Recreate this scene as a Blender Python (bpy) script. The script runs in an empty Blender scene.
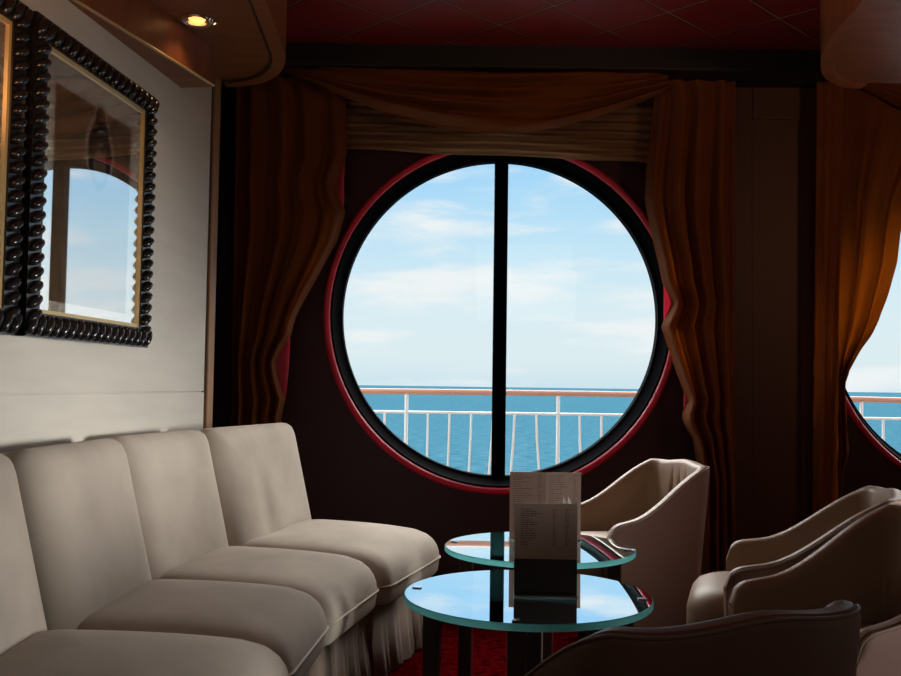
import bpy, bmesh, math, random
from mathutils import Vector, Matrix
random.seed(7)
PI = math.pi
S = bpy.context.scene
COL = S.collection

# ------------------------------------------------------------------ camera
F_PX = 950.0
EYE = 1.115
PITCH = math.atan(48 / F_PX)
ROLL = math.radians(0.8)
fwd = Vector((0, math.cos(PITCH), math.sin(PITCH)))
up0 = Vector((0, -math.sin(PITCH), math.cos(PITCH)))
rgt0 = Vector((1, 0, 0))
RGT = rgt0 * math.cos(ROLL) + up0 * math.sin(ROLL)
UPV = up0 * math.cos(ROLL) - rgt0 * math.sin(ROLL)
cd = bpy.data.cameras.new('camera')
cam = bpy.data.objects.new('camera', cd)
COL.objects.link(cam)
cd.sensor_width = 36
cd.lens = F_PX / 901 * 36
cd.clip_end = 60000
cd.clip_start = 0.05
cam.matrix_world = Matrix(((RGT.x, UPV.x, -fwd.x, 0), (RGT.y, UPV.y, -fwd.y, 0), (RGT.z, UPV.z, -fwd.z, EYE), (0, 0, 0, 1)))
S.camera = cam


def at(px, py, Y):
    """point at depth Y (metres into the room) seen at a pixel of the photograph"""
    d = fwd + RGT * ((px - 450.5) / F_PX) + UPV * ((338 - py) / F_PX)
    return Vector((0, 0, EYE)) + d * (Y / d.y)


# ------------------------------------------------------------------ world / light
def nd(nt, t, **kw):
    n = nt.nodes.new(t)
    for k, v in kw.items():
        setattr(n, k, v)
    return n


W = bpy.data.worlds.new('sky')
S.world = W
W.use_nodes = True
nt = W.node_tree
nt.nodes.clear()
tc = nd(nt, 'ShaderNodeTexCoord')
sep = nd(nt, 'ShaderNodeSeparateXYZ')
nt.links.new(tc.outputs['Generated'], sep.inputs[0])
ramp = nd(nt, 'ShaderNodeValToRGB')
cr = ramp.color_ramp
cr.elements[0].position = 0.0
cr.elements[0].color = (0.62, 0.80, 0.88, 1)
cr.elements[1].position = 0.30
cr.elements[1].color = (0.34, 0.66, 1.0, 1)
e = cr.elements.new(0.03); e.color = (0.74, 0.87, 0.90, 1)
e = cr.elements.new(0.09); e.color = (0.70, 0.87, 0.93, 1)
e = cr.elements.new(0.15); e.color = (0.55, 0.80, 0.95, 1)
e = cr.elements.new(0.22); e.color = (0.38, 0.70, 0.97, 1)
nt.links.new(sep.outputs['Z'], ramp.inputs[0])
# clouds, flattened towards the horizon
mp = nd(nt, 'ShaderNodeMapping')
mp.inputs['Scale'].default_value = (3.2, 3.2, 15)
mp.inputs['Location'].default_value = (0.5, 0.3, 0.62)
nt.links.new(tc.outputs['Generated'], mp.inputs[0])
nz = nd(nt, 'ShaderNodeTexNoise')
nz.inputs['Scale'].default_value = 1.5
nz.inputs['Detail'].default_value = 7
nz.inputs['Roughness'].default_value = 0.55
nt.links.new(mp.outputs[0], nz.inputs['Vector'])
cm = nd(nt, 'ShaderNodeMapRange', interpolation_type='SMOOTHSTEP')
cm.inputs['From Min'].default_value = 0.46
cm.inputs['From Max'].default_value = 0.66
nt.links.new(nz.outputs[0], cm.inputs[0])
cmix = nd(nt, 'ShaderNodeMix', data_type='RGBA')
cmix.inputs['B'].default_value = (0.88, 0.93, 0.94, 1)
nt.links.new(cm.outputs[0], cmix.inputs['Factor'])
nt.links.new(ramp.outputs[0], cmix.inputs['A'])
# high sky brightened above the camera's view, added to light the room
hm = nd(nt, 'ShaderNodeMapRange', interpolation_type='SMOOTHSTEP')
hm.inputs['From Min'].default_value = 0.29
hm.inputs['From Max'].default_value = 0.50
nt.links.new(sep.outputs['Z'], hm.inputs[0])
hmix = nd(nt, 'ShaderNodeMix', data_type='RGBA')
SKY_HIGH = 15.0
hmix.inputs['B'].default_value = (SKY_HIGH * 1.0, SKY_HIGH * 0.97, SKY_HIGH * 0.92, 1)
ym = nd(nt, 'ShaderNodeMapRange', interpolation_type='SMOOTHSTEP')
ym.inputs['From Min'].default_value = 0.20
ym.inputs['From Max'].default_value = 0.55
nt.links.new(sep.outputs['Y'], ym.inputs[0])
tm = nd(nt, 'ShaderNodeMapRange', interpolation_type='SMOOTHSTEP')
tm.inputs['From Min'].default_value = 0.85
tm.inputs['From Max'].default_value = 0.70
nt.links.new(sep.outputs['Z'], tm.inputs[0])
m1 = nd(nt, 'ShaderNodeMath', operation='MULTIPLY')
m2 = nd(nt, 'ShaderNodeMath', operation='MULTIPLY')
nt.links.new(hm.outputs[0], m1.inputs[0]); nt.links.new(ym.outputs[0], m1.inputs[1])
nt.links.new(m1.outputs[0], m2.inputs[0]); nt.links.new(tm.outputs[0], m2.inputs[1])
nt.links.new(m2.outputs[0], hmix.inputs['Factor'])
nt.links.new(cmix.outputs['Result'], hmix.inputs['A'])
bk = nd(nt, 'ShaderNodeMapRange', interpolation_type='SMOOTHSTEP')   # sky behind the ship brightened to light the railing's near side
bk.inputs['From Min'].default_value = -0.15
bk.inputs['From Max'].default_value = -0.5
nt.links.new(sep.outputs['Y'], bk.inputs[0])
bmix = nd(nt, 'ShaderNodeMix', data_type='RGBA')
bmix.inputs['B'].default_value = (3.4, 3.4, 3.3, 1)
nt.links.new(bk.outputs[0], bmix.inputs['Factor'])
nt.links.new(hmix.outputs['Result'], bmix.inputs['A'])
bg = nd(nt, 'ShaderNodeBackground')
bg.inputs['Strength'].default_value = 1.0
nt.links.new(bmix.outputs['Result'], bg.inputs[0])
wo = nd(nt, 'ShaderNodeOutputWorld')
nt.links.new(bg.outputs[0], wo.inputs[0])


def portal(name, x, z, r):
    l = bpy.data.lights.new(name, 'AREA')
    l.shape = 'SQUARE'
    l.size = 2 * r
    l.cycles.is_portal = True
    o = bpy.data.objects.new(name, l)
    o.location = (x, 5.12, z)
    o.rotation_euler = (PI / 2, 0, 0)   # -Z of the lamp looks to -Y, into the room
    o.rotation_euler = (-PI / 2, 0, 0)
    COL.objects.link(o)
    return o


def lamp(name, kind, loc, power, color, size=0.1, rot=(0, 0, 0), spot=None, blend=0.5):
    l = bpy.data.lights.new(name, kind)
    l.energy = power
    l.color = color
    if kind == 'AREA':
        l.size = size
    else:
        l.shadow_soft_size = size
    if kind == 'SPOT':
        l.spot_size = spot
        l.spot_blend = blend
    o = bpy.data.objects.new(name, l)
    o.location = loc
    o.rotation_euler = rot
    COL.objects.link(o)
    return o


portal('window_portal', 0.243, 1.48, 0.86)
portal('window_portal', 2.843, 1.48, 0.86)
def aim(o, target):
    d = (Vector(target) - o.location)
    o.rotation_euler = d.to_track_quat('-Z', 'Y').to_euler()


# added fill light from the unseen right side, for the left wall
l_ = lamp('side_fill', 'AREA', (6.0, 2.0, 1.0), 10, (1.0, 0.97, 0.93), 0.9)
aim(l_, (-1.2, 3.1, 0.74))
l_.data.spread = math.radians(24)
l_ = lamp('ceiling_fill', 'AREA', (0.62, 3.0, 2.41), 8, (1.0, 0.62, 0.42), 0.3)  # added fill, out of view, to warm the ceiling tiles
aim(l_, (0.62, 3.001, 2.8))
# added warm fill lights aimed up at the soffits
l_ = lamp('soffit_fill', 'AREA', (-1.05, 2.3, 2.0), 1.4, (1.0, 0.50, 0.22), 0.25)
aim(l_, (-0.9, 3.2, 2.5))
l_ = lamp('soffit_fill', 'AREA', (2.5, 2.6, 1.9), 7, (1.0, 0.55, 0.27), 0.25)
aim(l_, (2.2, 3.4, 2.5))
l_ = lamp('back_fill', 'AREA', (0.9, -1.2, 2.45), 4.6, (1.0, 0.80, 0.62), 1.2)  # added soft fill behind the camera, for the chair backs and curtains
aim(l_, (0.6, 2.6, 0.4))
S.view_settings.view_transform = 'Standard'
S.view_settings.look = 'None'
S.view_settings.gamma = 1
S.view_settings.use_curve_mapping = False
S.view_settings.exposure = 0.0


# ------------------------------------------------------------------ materials
def mat(name, color, rough=0.6, spec=0.5, metal=0.0, var=0.0, vscale=8, bump=0.0, bscale=60, trans=0.0, tcol=None,
        sheen=0.0, vstretch=(1, 1, 1), coat=0.0):
    m = bpy.data.materials.new(name)
    m.use_nodes = True
    nt = m.node_tree
    p = nt.nodes['Principled BSDF']
    out = nt.nodes['Material Output']
    p.inputs['Base Color'].default_value = (*color, 1)
    p.inputs['Roughness'].default_value = rough
    p.inputs['Specular IOR Level'].default_value = spec
    p.inputs['Metallic'].default_value = metal
    p.inputs['Coat Weight'].default_value = coat
    p.inputs['Coat Roughness'].default_value = 0.1
    if sheen:
        p.inputs['Sheen Weight'].default_value = sheen
        p.inputs['Sheen Roughness'].default_value = 0.4
        p.inputs['Sheen Tint'].default_value = (*[min(1, c * 2 + .1) for c in color], 1)
    tcn = nd(nt, 'ShaderNodeTexCoord')
    mpn = nd(nt, 'ShaderNodeMapping')
    mpn.inputs['Scale'].default_value = vstretch
    nt.links.new(tcn.outputs['Object'], mpn.inputs[0])
    if var:
        n = nd(nt, 'ShaderNodeTexNoise')
        n.inputs['Scale'].default_value = vscale
        n.inputs['Detail'].default_value = 5
        nt.links.new(mpn.outputs[0], n.inputs['Vector'])
        r = nd(nt, 'ShaderNodeValToRGB')
        r.color_ramp.elements[0].position = 0.3
        r.color_ramp.elements[1].position = 0.7
        r.color_ramp.elements[0].color = (*[c * (1 - var) for c in color], 1)
        r.color_ramp.elements[1].color = (*[min(1, c * (1 + var)) for c in color], 1)
        nt.links.new(n.outputs[0], r.inputs[0])
        nt.links.new(r.outputs[0], p.inputs['Base Color'])
    if bump:
        n2 = nd(nt, 'ShaderNodeTexNoise')
        n2.inputs['Scale'].default_value = bscale
        n2.inputs['Detail'].default_value = 3
        nt.links.new(mpn.outputs[0], n2.inputs['Vector'])
        b = nd(nt, 'ShaderNodeBump')
        b.inputs['Strength'].default_value = bump
        b.inputs['Distance'].default_value = 0.01
        nt.links.new(n2.outputs[0], b.inputs['Height'])
        nt.links.new(b.outputs[0], p.inputs['Normal'])
    if trans:
        t = nd(nt, 'ShaderNodeBsdfTranslucent')
        t.inputs['Color'].default_value = (*(tcol or color), 1)
        mx = nd(nt, 'ShaderNodeMixShader')
        mx.inputs[0].default_value = trans
        nt.links.new(p.outputs[0], mx.inputs[1])
        nt.links.new(t.outputs[0], mx.inputs[2])
        nt.links.new(mx.outputs[0], out.inputs[0])
    return m


def mat_pane(name, fac, tint=(1, 1, 1)):
    m = bpy.data.materials.new(name)
    m.use_nodes = True
    nt = m.node_tree
    nt.nodes.clear()
    a = nd(nt, 'ShaderNodeBsdfTransparent')
    g = nd(nt, 'ShaderNodeBsdfGlossy')
    g.inputs['Roughness'].default_value = 0.01
    g.inputs['Color'].default_value = (*tint, 1)
    mx = nd(nt, 'ShaderNodeMixShader')
    mx.inputs[0].default_value = fac
    o = nd(nt, 'ShaderNodeOutputMaterial')
    nt.links.new(a.outputs[0], mx.inputs[1])
    nt.links.new(g.outputs[0], mx.inputs[2])
    nt.links.new(mx.outputs[0], o.inputs[0])
    return m


def mat_glass(name, color, rough=0.0):
    m = bpy.data.materials.new(name)
    m.use_nodes = True
    nt = m.node_tree
    nt.nodes.clear()
    g = nd(nt, 'ShaderNodeBsdfGlass')
    g.inputs['Color'].default_value = (*color, 1)
    g.inputs['IOR'].default_value = 1.5
    g.inputs['Roughness'].default_value = rough
    o = nd(nt, 'ShaderNodeOutputMaterial')
    nt.links.new(g.outputs[0], o.inputs[0])
    return m


def mat_mirror_glass(name):
    m = bpy.data.materials.new(name)
    m.use_nodes = True
    nt = m.node_tree
    nt.nodes.clear()
    g = nd(nt, 'ShaderNodeBsdfGlossy')
    g.inputs['Color'].default_value = (0.92, 0.97, 1.0, 1)
    g.inputs['Roughness'].default_value = 0.015
    d = nd(nt, 'ShaderNodeBsdfTransparent')
    d.inputs['Color'].default_value = (0.70, 0.95, 0.95, 1)
    lw = nd(nt, 'ShaderNodeLayerWeight')
    lw.inputs[0].default_value = 0.5
    mr = nd(nt, 'ShaderNodeMapRange')
    mr.inputs['From Min'].default_value = 0
    mr.inputs['From Max'].default_value = 0.76
    mr.inputs['To Min'].default_value = 0.02
    mr.inputs['To Max'].default_value = 0.97
    nt.links.new(lw.outputs['Facing'], mr.inputs[0])
    mx = nd(nt, 'ShaderNodeMixShader')
    nt.links.new(mr.outputs[0], mx.inputs[0])
    nt.links.new(d.outputs[0], mx.inputs[1])
    nt.links.new(g.outputs[0], mx.inputs[2])
    o = nd(nt, 'ShaderNodeOutputMaterial')
    nt.links.new(mx.outputs[0], o.inputs[0])
    return m


def mat_tiles():
    m = mat('ceiling_tiles', (0.16, 0.012, 0.014), 0.33, 0.5)
    nt = m.node_tree
    p = nt.nodes['Principled BSDF']
    t = nd(nt, 'ShaderNodeTexCoord')
    mp = nd(nt, 'ShaderNodeMapping')
    mp.vector_type = 'TEXTURE'
    mp.inputs['Location'].default_value = (-0.309, 4.299, 0)
    mp.inputs['Rotation'].default_value = (0, 0, PI / 4)
    mp.inputs['Scale'].default_value = (0.403, 0.327, 1)
    nt.links.new(t.outputs['Object'], mp.inputs[0])
    s = nd(nt, 'ShaderNodeSeparateXYZ')
    nt.links.new(mp.outputs[0], s.inputs[0])
    outs = []
    for ax in 'XY':
        pp = nd(nt, 'ShaderNodeMath', operation='PINGPONG')
        pp.inputs[1].default_value = 0.5
        nt.links.new(s.outputs[ax], pp.inputs[0])
        outs.append(pp)
    mn = nd(nt, 'ShaderNodeMath', operation='MINIMUM')
    nt.links.new(outs[0].outputs[0], mn.inputs[0])
    nt.links.new(outs[1].outputs[0], mn.inputs[1])
    lt = nd(nt, 'ShaderNodeMath', operation='LESS_THAN')
    lt.inputs[1].default_value = 0.034
    nt.links.new(mn.outputs[0], lt.inputs[0])
    lt2 = nd(nt, 'ShaderNodeMath', operation='LESS_THAN')
    lt2.inputs[1].default_value = 0.013
    nt.links.new(mn.outputs[0], lt2.inputs[0])
    mx = nd(nt, 'ShaderNodeMix', data_type='RGBA')
    mx.inputs['A'].default_value = (0.16, 0.012, 0.014, 1)
    mx.inputs['B'].default_value = (0.004, 0.001, 0.001, 1)
    nt.links.new(lt.outputs[0], mx.inputs['Factor'])
    mx2 = nd(nt, 'ShaderNodeMix', data_type='RGBA')
    mx2.inputs['B'].default_value = (0.32, 0.14, 0.08, 1)
    nt.links.new(mx.outputs['Result'], mx2.inputs['A'])
    nt.links.new(lt2.outputs[0], mx2.inputs['Factor'])
    nt.links.new(mx2.outputs['Result'], p.inputs['Base Color'])
    b = nd(nt, 'ShaderNodeBump')
    b.inputs['Distance'].default_value = 0.01
    b.invert = True
    nt.links.new(lt.outputs[0], b.inputs['Height'])
    nt.links.new(b.outputs[0], p.inputs['Normal'])
    return m


def mat_wave(name, c1, c2, axis, scale, rough=0.7, trans=0.0, tcol=None, distort=0.0, bump=0.0):
    m = mat(name, c1, rough, 0.3, trans=trans, tcol=tcol)
    nt = m.node_tree
    p = nt.nodes['Principled BSDF']
    t = nd(nt, 'ShaderNodeTexCoord')
    w = nd(nt, 'ShaderNodeTexWave')
    w.bands_direction = axis
    w.inputs['Scale'].default_value = scale
    w.inputs['Distortion'].default_value = distort
    nt.links.new(t.outputs['Object'], w.inputs[0])
    r = nd(nt, 'ShaderNodeValToRGB')
    r.color_ramp.elements[0].color = (*c1, 1)
    r.color_ramp.elements[1].color = (*c2, 1)
    nt.links.new(w.outputs[0], r.inputs[0])
    nt.links.new(r.outputs[0], p.inputs['Base Color'])
    return m


M = {}
M['wall'] = mat('wall_beige_panel', (0.52, 0.49, 0.43), 0.55, 0.3, var=0.05, vscale=3, bump=0.15, bscale=90, vstretch=(1, 1, 6))
M['groove'] = mat('dark_groove', (0.012, 0.008, 0.006), 0.7)
M['jamb'] = mat('jamb_wood', (0.30, 0.17, 0.09), 0.5, var=0.15, vscale=5, vstretch=(8, 8, 1))
M['maroon'] = mat('window_wall_maroon', (0.036, 0.015, 0.021), 0.6, 0.25, bump=0.1, bscale=120)
M['pilaster'] = mat('pilaster_brown', (0.060, 0.026, 0.022), 0.55, 0.3, bump=0.1, bscale=80)
M['beam'] = mat('beam_black', (0.012, 0.010, 0.009), 0.6, 0.3)
M['tiles'] = mat_tiles()
M['soffit'] = mat('soffit_wood', (0.20, 0.070, 0.026), 0.38, 0.4, var=0.22, vscale=4, vstretch=(1, 5, 1))
M['gold'] = mat('gold_edge', (0.62, 0.44, 0.20), 0.4, 0.5, metal=0.5)
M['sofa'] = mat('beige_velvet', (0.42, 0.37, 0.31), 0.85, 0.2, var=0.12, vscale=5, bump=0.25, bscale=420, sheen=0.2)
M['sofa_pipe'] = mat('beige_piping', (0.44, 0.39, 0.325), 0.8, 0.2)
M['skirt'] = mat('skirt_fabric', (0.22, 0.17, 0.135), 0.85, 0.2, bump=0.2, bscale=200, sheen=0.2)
M['leather'] = mat('tan_leather', (0.27, 0.185, 0.125), 0.46, 0.35, var=0.06, vscale=6, bump=0.03, bscale=380)
M['leather_dark'] = mat('brown_leather', (0.21, 0.115, 0.088), 0.62, 0.15, var=0.05, vscale=6, bump=0.04, bscale=380)
M['pipe'] = mat('chair_piping', (0.24, 0.17, 0.13), 0.5, 0.3)
M['base'] = mat('dark_base', (0.02, 0.02, 0.016), 0.5)
M['drape'] = mat('rust_velvet', (0.16, 0.056, 0.018), 0.8, 0.12, var=0.15, vscale=6, bump=0.2, bscale=150, trans=0.30,
                 tcol=(0.95, 0.42, 0.08), sheen=0.12)
M['lining'] = mat('pink_lining', (0.62, 0.10, 0.16), 0.6, 0.3, trans=0.5, tcol=(0.9, 0.16, 0.25))
M['blind'] = mat_wave('blind_fabric', (0.17, 0.10, 0.06), (0.34, 0.23, 0.15), 'Z', 14, 0.8, trans=0.5, tcol=(0.85, 0.62, 0.40), distort=0.4)
M['sleeve'] = mat('window_sleeve_black', (0.0018, 0.0014, 0.003), 0.9, 0.03)
M['red'] = mat('window_rim_red', (0.55, 0.016, 0.050), 0.4, 0.4)
M['winpane'] = mat_pane('window_glass', 0.015)
M['picpane'] = mat_pane('picture_glass', 0.56, (0.95, 0.98, 1.0))
nt = M['picpane'].node_tree
lw = nd(nt, 'ShaderNodeLayerWeight')
lw.inputs[0].default_value = 0.5
mr = nd(nt, 'ShaderNodeMapRange')
mr.inputs['From Min'].default_value = 0.12
mr.inputs['From Max'].default_value = 0.42
mr.inputs['To Min'].default_value = 0.04
mr.inputs['To Max'].default_value = 0.60
nt.links.new(lw.outputs['Facing'], mr.inputs[0])
nt.links.new(mr.outputs[0], [n for n in nt.nodes if n.type == 'MIX_SHADER'][0].inputs[0])
M['tabletop'] = mat_mirror_glass('table_glass_face')
M['rim'] = mat('table_glass_rim', (0.04, 0.90, 0.95), 0.2, 0.3, trans=0.75, tcol=(0.40, 1.0, 1.0))
M['leg'] = mat('table_leg_brown', (0.05, 0.03, 0.025), 0.4)
M['chrome'] = mat('chrome', (0.8, 0.8, 0.82), 0.15, 0.5, metal=1)
M['ebony'] = mat('ebony_frame', (0.010, 0.009, 0.009), 0.22, 0.6)
M['mat'] = mat('picture_mount', (0.88, 0.80, 0.67), 0.7)
M['print'] = mat('print_brown', (0.26, 0.155, 0.08), 0.6, var=0.25, vscale=5, vstretch=(1, 1, 3))
M['printdark'] = mat('print_black', (0.012, 0.010, 0.012), 0.6)
M['printpale'] = mat('print_pale', (0.55, 0.45, 0.36), 0.6)
M['printskin'] = mat('print_tan', (0.28, 0.16, 0.10), 0.6)
M['paper'] = mat('menu_paper', (0.42, 0.31, 0.26), 0.7, trans=0.12)
M['ink'] = mat('menu_ink', (0.10, 0.07, 0.065), 0.7)
M['white'] = mat('white_paper', (0.8, 0.78, 0.76), 0.6)
M['holder'] = mat('black_holder', (0.008, 0.007, 0.008), 0.3)
M['railwhite'] = mat('rail_white_paint', (0.86, 0.83, 0.80), 0.5)
M['railwood'] = mat('rail_wood', (0.62, 0.30, 0.20), 0.5)
M['deck'] = mat('deck_teak', (0.34, 0.30, 0.26), 0.7)
M['bulb'] = bpy.data.materials.new('bulb')
M['bulb'].use_nodes = True
pb = M['bulb'].node_tree.nodes['Principled BSDF']
pb.inputs['Emission Color'].default_value = (1.0, 0.42, 0.10, 1)
pb.inputs['Emission Strength'].default_value = 2.2
# carpet
M['carpet'] = mat('carpet_red', (0.060, 0.001, 0.002), 0.95, 0.0, var=0.75, vscale=28, bump=0.6, bscale=300)
# sea
M['sea'] = mat('sea_water', (0.012, 0.060, 0.105), 0.6, 0.0)
nt = M['sea'].node_tree
p = nt.nodes['Principled BSDF']
t = nd(nt, 'ShaderNodeTexCoord')
mp = nd(nt, 'ShaderNodeMapping')
mp.inputs['Scale'].default_value = (0.25, 0.55, 1)
nt.links.new(t.outputs['Object'], mp.inputs[0])
n = nd(nt, 'ShaderNodeTexNoise')
n.inputs['Scale'].default_value = 1.2
n.inputs['Detail'].default_value = 5
nt.links.new(mp.outputs[0], n.inputs['Vector'])
b = nd(nt, 'ShaderNodeBump')
b.inputs['Strength'].default_value = 0.6
b.inputs['Distance'].default_value = 0.6
nt.links.new(n.outputs[0], b.inputs['Height'])
nt.links.new(b.outputs[0], p.inputs['Normal'])
r = nd(nt, 'ShaderNodeValToRGB')
r.color_ramp.elements[0].position = 0.35
r.color_ramp.elements[1].position = 0.7
r.color_ramp.elements[0].color = (0.018, 0.080, 0.125, 1)
r.color_ramp.elements[1].color = (0.060, 0.155, 0.205, 1)
nt.links.new(n.outputs[0], r.inputs[0])
nt.links.new(r.outputs[0], p.inputs['Base Color'])


# ------------------------------------------------------------------ mesh helpers
def obj(name, bm, m, parent=None, smooth=True, bevel=0.0, mats=None, weight=False):
    bmesh.ops.recalc_face_normals(bm, faces=bm.faces)
    me = bpy.data.meshes.new(name)
    bm.to_mesh(me)
    bm.free()
    for mm in (mats or [m]):
        me.materials.append(mm)
    o = bpy.data.objects.new(name, me)
    COL.objects.link(o)
    if parent is not None:
        o.parent = parent
    if smooth:
        for pl in me.polygons:
            pl.use_smooth = True
        me.set_sharp_from_angle(angle=math.radians(40))
    if bevel:
        bv = o.modifiers.new('bevel', 'BEVEL')
        bv.width = bevel
        bv.segments = 2
        bv.limit_method = 'ANGLE'
    return o


def thing(name, label, cat, loc=(0, 0, 0), rotz=0, group=None):
    o = bpy.data.objects.new(name, None)
    COL.objects.link(o)
    o.empty_display_size = 0.1
    o.location = loc
    o.rotation_euler = (0, 0, rotz)
    o['label'] = label
    o['category'] = cat
    if group:
        o['group'] = group
    return o


def tag(o, label, cat, group=None, kind=None):
    o['label'] = label
    o['category'] = cat
    if group:
        o['group'] = group
    if kind:
        o['kind'] = kind
    return o


def struct(o):
    o['kind'] = 'structure'
    return o


def dup(root, loc, rotz, label=None):
    r = root.copy()
    COL.objects.link(r)
    r.location = loc
    r.rotation_euler = (0, 0, rotz)
    if label:
        r['label'] = label
    for ch in list(root.children):
        c = ch.copy()
        COL.objects.link(c)
        c.parent = r
        for g in ch.children:
            d = g.copy()
            COL.objects.link(d)
            d.parent = c
    return r


def box(bm, x0, x1, y0, y1, z0, z1, mx=None):
    vs = [bm.verts.new((x, y, z)) for z in (z0, z1) for y in (y0, y1) for x in (x0, x1)]
    for f in ((0, 1, 3, 2), (4, 6, 7, 5), (0, 4, 5, 1), (2, 3, 7, 6), (0, 2, 6, 4), (1, 5, 7, 3)):
        bm.faces.new([vs[i] for i in f])
    if mx is not None:
        bmesh.ops.transform(bm, matrix=mx, verts=vs)
    return vs


def prism(bm, pts, z0, z1):
    a = [bm.verts.new((x, y, z0)) for x, y in pts]
    b = [bm.verts.new((x, y, z1)) for x, y in pts]
    n = len(pts)
    bm.faces.new(a[::-1])
    bm.faces.new(b)
    for i in range(n):
        bm.faces.new((a[i], a[(i + 1) % n], b[(i + 1) % n], b[i]))


def tube(bm, pts, r, seg=10, closed=False, cap=True):
    pts = [Vector(p) for p in pts]
    n = len(pts)
    rings = []
    prev = None
    for i, p in enumerate(pts):
        if closed:
            d = pts[(i + 1) % n] - pts[i - 1]
        else:
            d = pts[min(i + 1, n - 1)] - pts[max(i - 1, 0)]
        d.normalize()
        if prev is None:
            ref = Vector((0, 0, 1)) if abs(d.z) < 0.9 else Vector((1, 0, 0))
            a = d.cross(ref).normalized()
        else:
            a = (prev - d * prev.dot(d)).normalized()
        prev = a
        b = d.cross(a)
        rings.append([bm.verts.new(p + (a * math.cos(2 * PI * k / seg) + b * math.sin(2 * PI * k / seg)) * r) for k in range(seg)])
    m = n if closed else n - 1
    for i in range(m):
        A, B = rings[i], rings[(i + 1) % n]
        for k in range(seg):
            bm.faces.new((A[k], A[(k + 1) % seg], B[(k + 1) % seg], B[k]))
    if cap and not closed:
        bm.faces.new(rings[0][::-1])
        bm.faces.new(rings[-1])


def lathe(bm, prof, seg=48, cx=0, cy=0, mx=None):
    rings = []
    vs = []
    for r, z in prof:
        ring = [bm.verts.new((cx + r * math.cos(2 * PI * k / seg), cy + r * math.sin(2 * PI * k / seg), z)) for k in range(seg)]
        rings.append(ring)
        vs += ring
    for A, B in zip(rings, rings[1:]):
        for k in range(seg):
            bm.faces.new((A[k], A[(k + 1) % seg], B[(k + 1) % seg], B[k]))
    if mx is not None:
        bmesh.ops.transform(bm, matrix=mx, verts=vs)
    return rings


def rrect(w, d, r, k=8, m=6):
    """outline of a rounded rectangle centred on 0, evenly sampled"""
    r = max(1e-4, min(r, w / 2 - 1e-4, d / 2 - 1e-4))
    pts = []
    for cx, cy, a0 in ((w / 2 - r, d / 2 - r, 0), (-w / 2 + r, d / 2 - r, PI / 2), (-w / 2 + r, -d / 2 + r, PI), (w / 2 - r, -d / 2 + r, 1.5 * PI)):
        for i in range(k + 1):
            a = a0 + i / k * PI / 2
            pts.append((cx + r * math.cos(a), cy + r * math.sin(a)))
        # straight run to next corner
        nxt = {0: (-w / 2 + r, d / 2), 1: (-w / 2, -d / 2 + r), 2: (w / 2 - r, -d / 2), 3: (w / 2, d / 2 - r)}[int(round(a0 / (PI / 2)))]
        lx, ly = pts[-1]
        for i in range(1, m):
            t_ = i / m
            pts.append((lx + (nxt[0] - lx) * t_, ly + (nxt[1] - ly) * t_))
    return pts


def pad(bm, w, d, rc, prof, mx=None, deform=None):
    """lofted cushion: prof = list of (inset, z)"""
    rings = []
    vs = []
    for ins, z in prof:
        pts = rrect(w - 2 * ins, d - 2 * ins, rc - ins * 0.35)
        ring = []
        for x, y in pts:
            v = Vector((x, y, z))
            if deform:
                v = deform(v)
            ring.append(bm.verts.new(v))
        rings.append(ring)
        vs += ring
    n = len(rings[0])
    for A, B in zip(rings, rings[1:]):
        for k in range(n):
            bm.faces.new((A[k], A[(k + 1) % n], B[(k + 1) % n], B[k]))
    bm.faces.new(rings[0][::-1])
    bm.faces.new(rings[-1])
    if mx is not None:
        bmesh.ops.transform(bm, matrix=mx, verts=vs)


def sm(a, b, x):
    t_ = max(0.0, min(1.0, (x - a) / (b - a)))
    return t_ * t_ * (3 - 2 * t_)


def lerp(pts, x):
    """piecewise-linear through (x, y) pairs, smoothed ends"""
    if x <= pts[0][0]:
        return pts[0][1]
    for (a, fa), (b, fb) in zip(pts, pts[1:]):
        if x <= b:
            return fa + (fb - fa) * (x - a) / (b - a)
    return pts[-1][1]


# ------------------------------------------------------------------ room shell
DW = 4.95                        # window wall
ANG = math.radians(7.2)         # the left wall runs at this angle
U = Vector((math.sin(ANG), math.cos(ANG), 0))
N = Vector((math.cos(ANG), -math.sin(ANG), 0))
P0 = Vector((-1.119, 3.95, 0))
WM = Matrix(((U.x, -N.x, 0, P0.x), (U.y, -N.y, 0, P0.y), (0, 0, 1, 0), (0, 0, 0, 1)))  # local x = along wall, -y = into room

XR = 6.2
YB = -2.6
bm = bmesh.new(); box(bm, -3.4, XR + .1, YB - .1, DW, -0.06, 0.0)
struct(obj('floor', bm, M['carpet'], smooth=False))

bm = bmesh.new()
box(bm, -6.9, 0.262, 0, 0.10, 0, 1.072, WM)
box(bm, -6.9, 0.258, 0, 0.10, 1.077, 2.86, WM)
box(bm, -6.9, 0.25, 0.006, 0.09, 1.06, 1.09, WM)
wl = struct(obj('wall_left', bm, M['wall'], smooth=False, bevel=0.002))
bm = bmesh.new(); box(bm, 0.258, 0.30, 0.012, 0.10, 1.077, 2.86, WM)
struct(obj('trim_1', bm, M['groove'], smooth=False))
bm = bmesh.new(); box(bm, 0.30, 0.375, -0.0, 0.10, 0, 2.86, WM)
struct(obj('trim_2', bm, M['jamb'], smooth=False, bevel=0.006))
bm = bmesh.new(); box(bm, -2.05, -1.19, 3.5, 3.6, 0, 2.86)
struct(obj('wall_niche_end', bm, M['maroon'], smooth=False))
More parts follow.
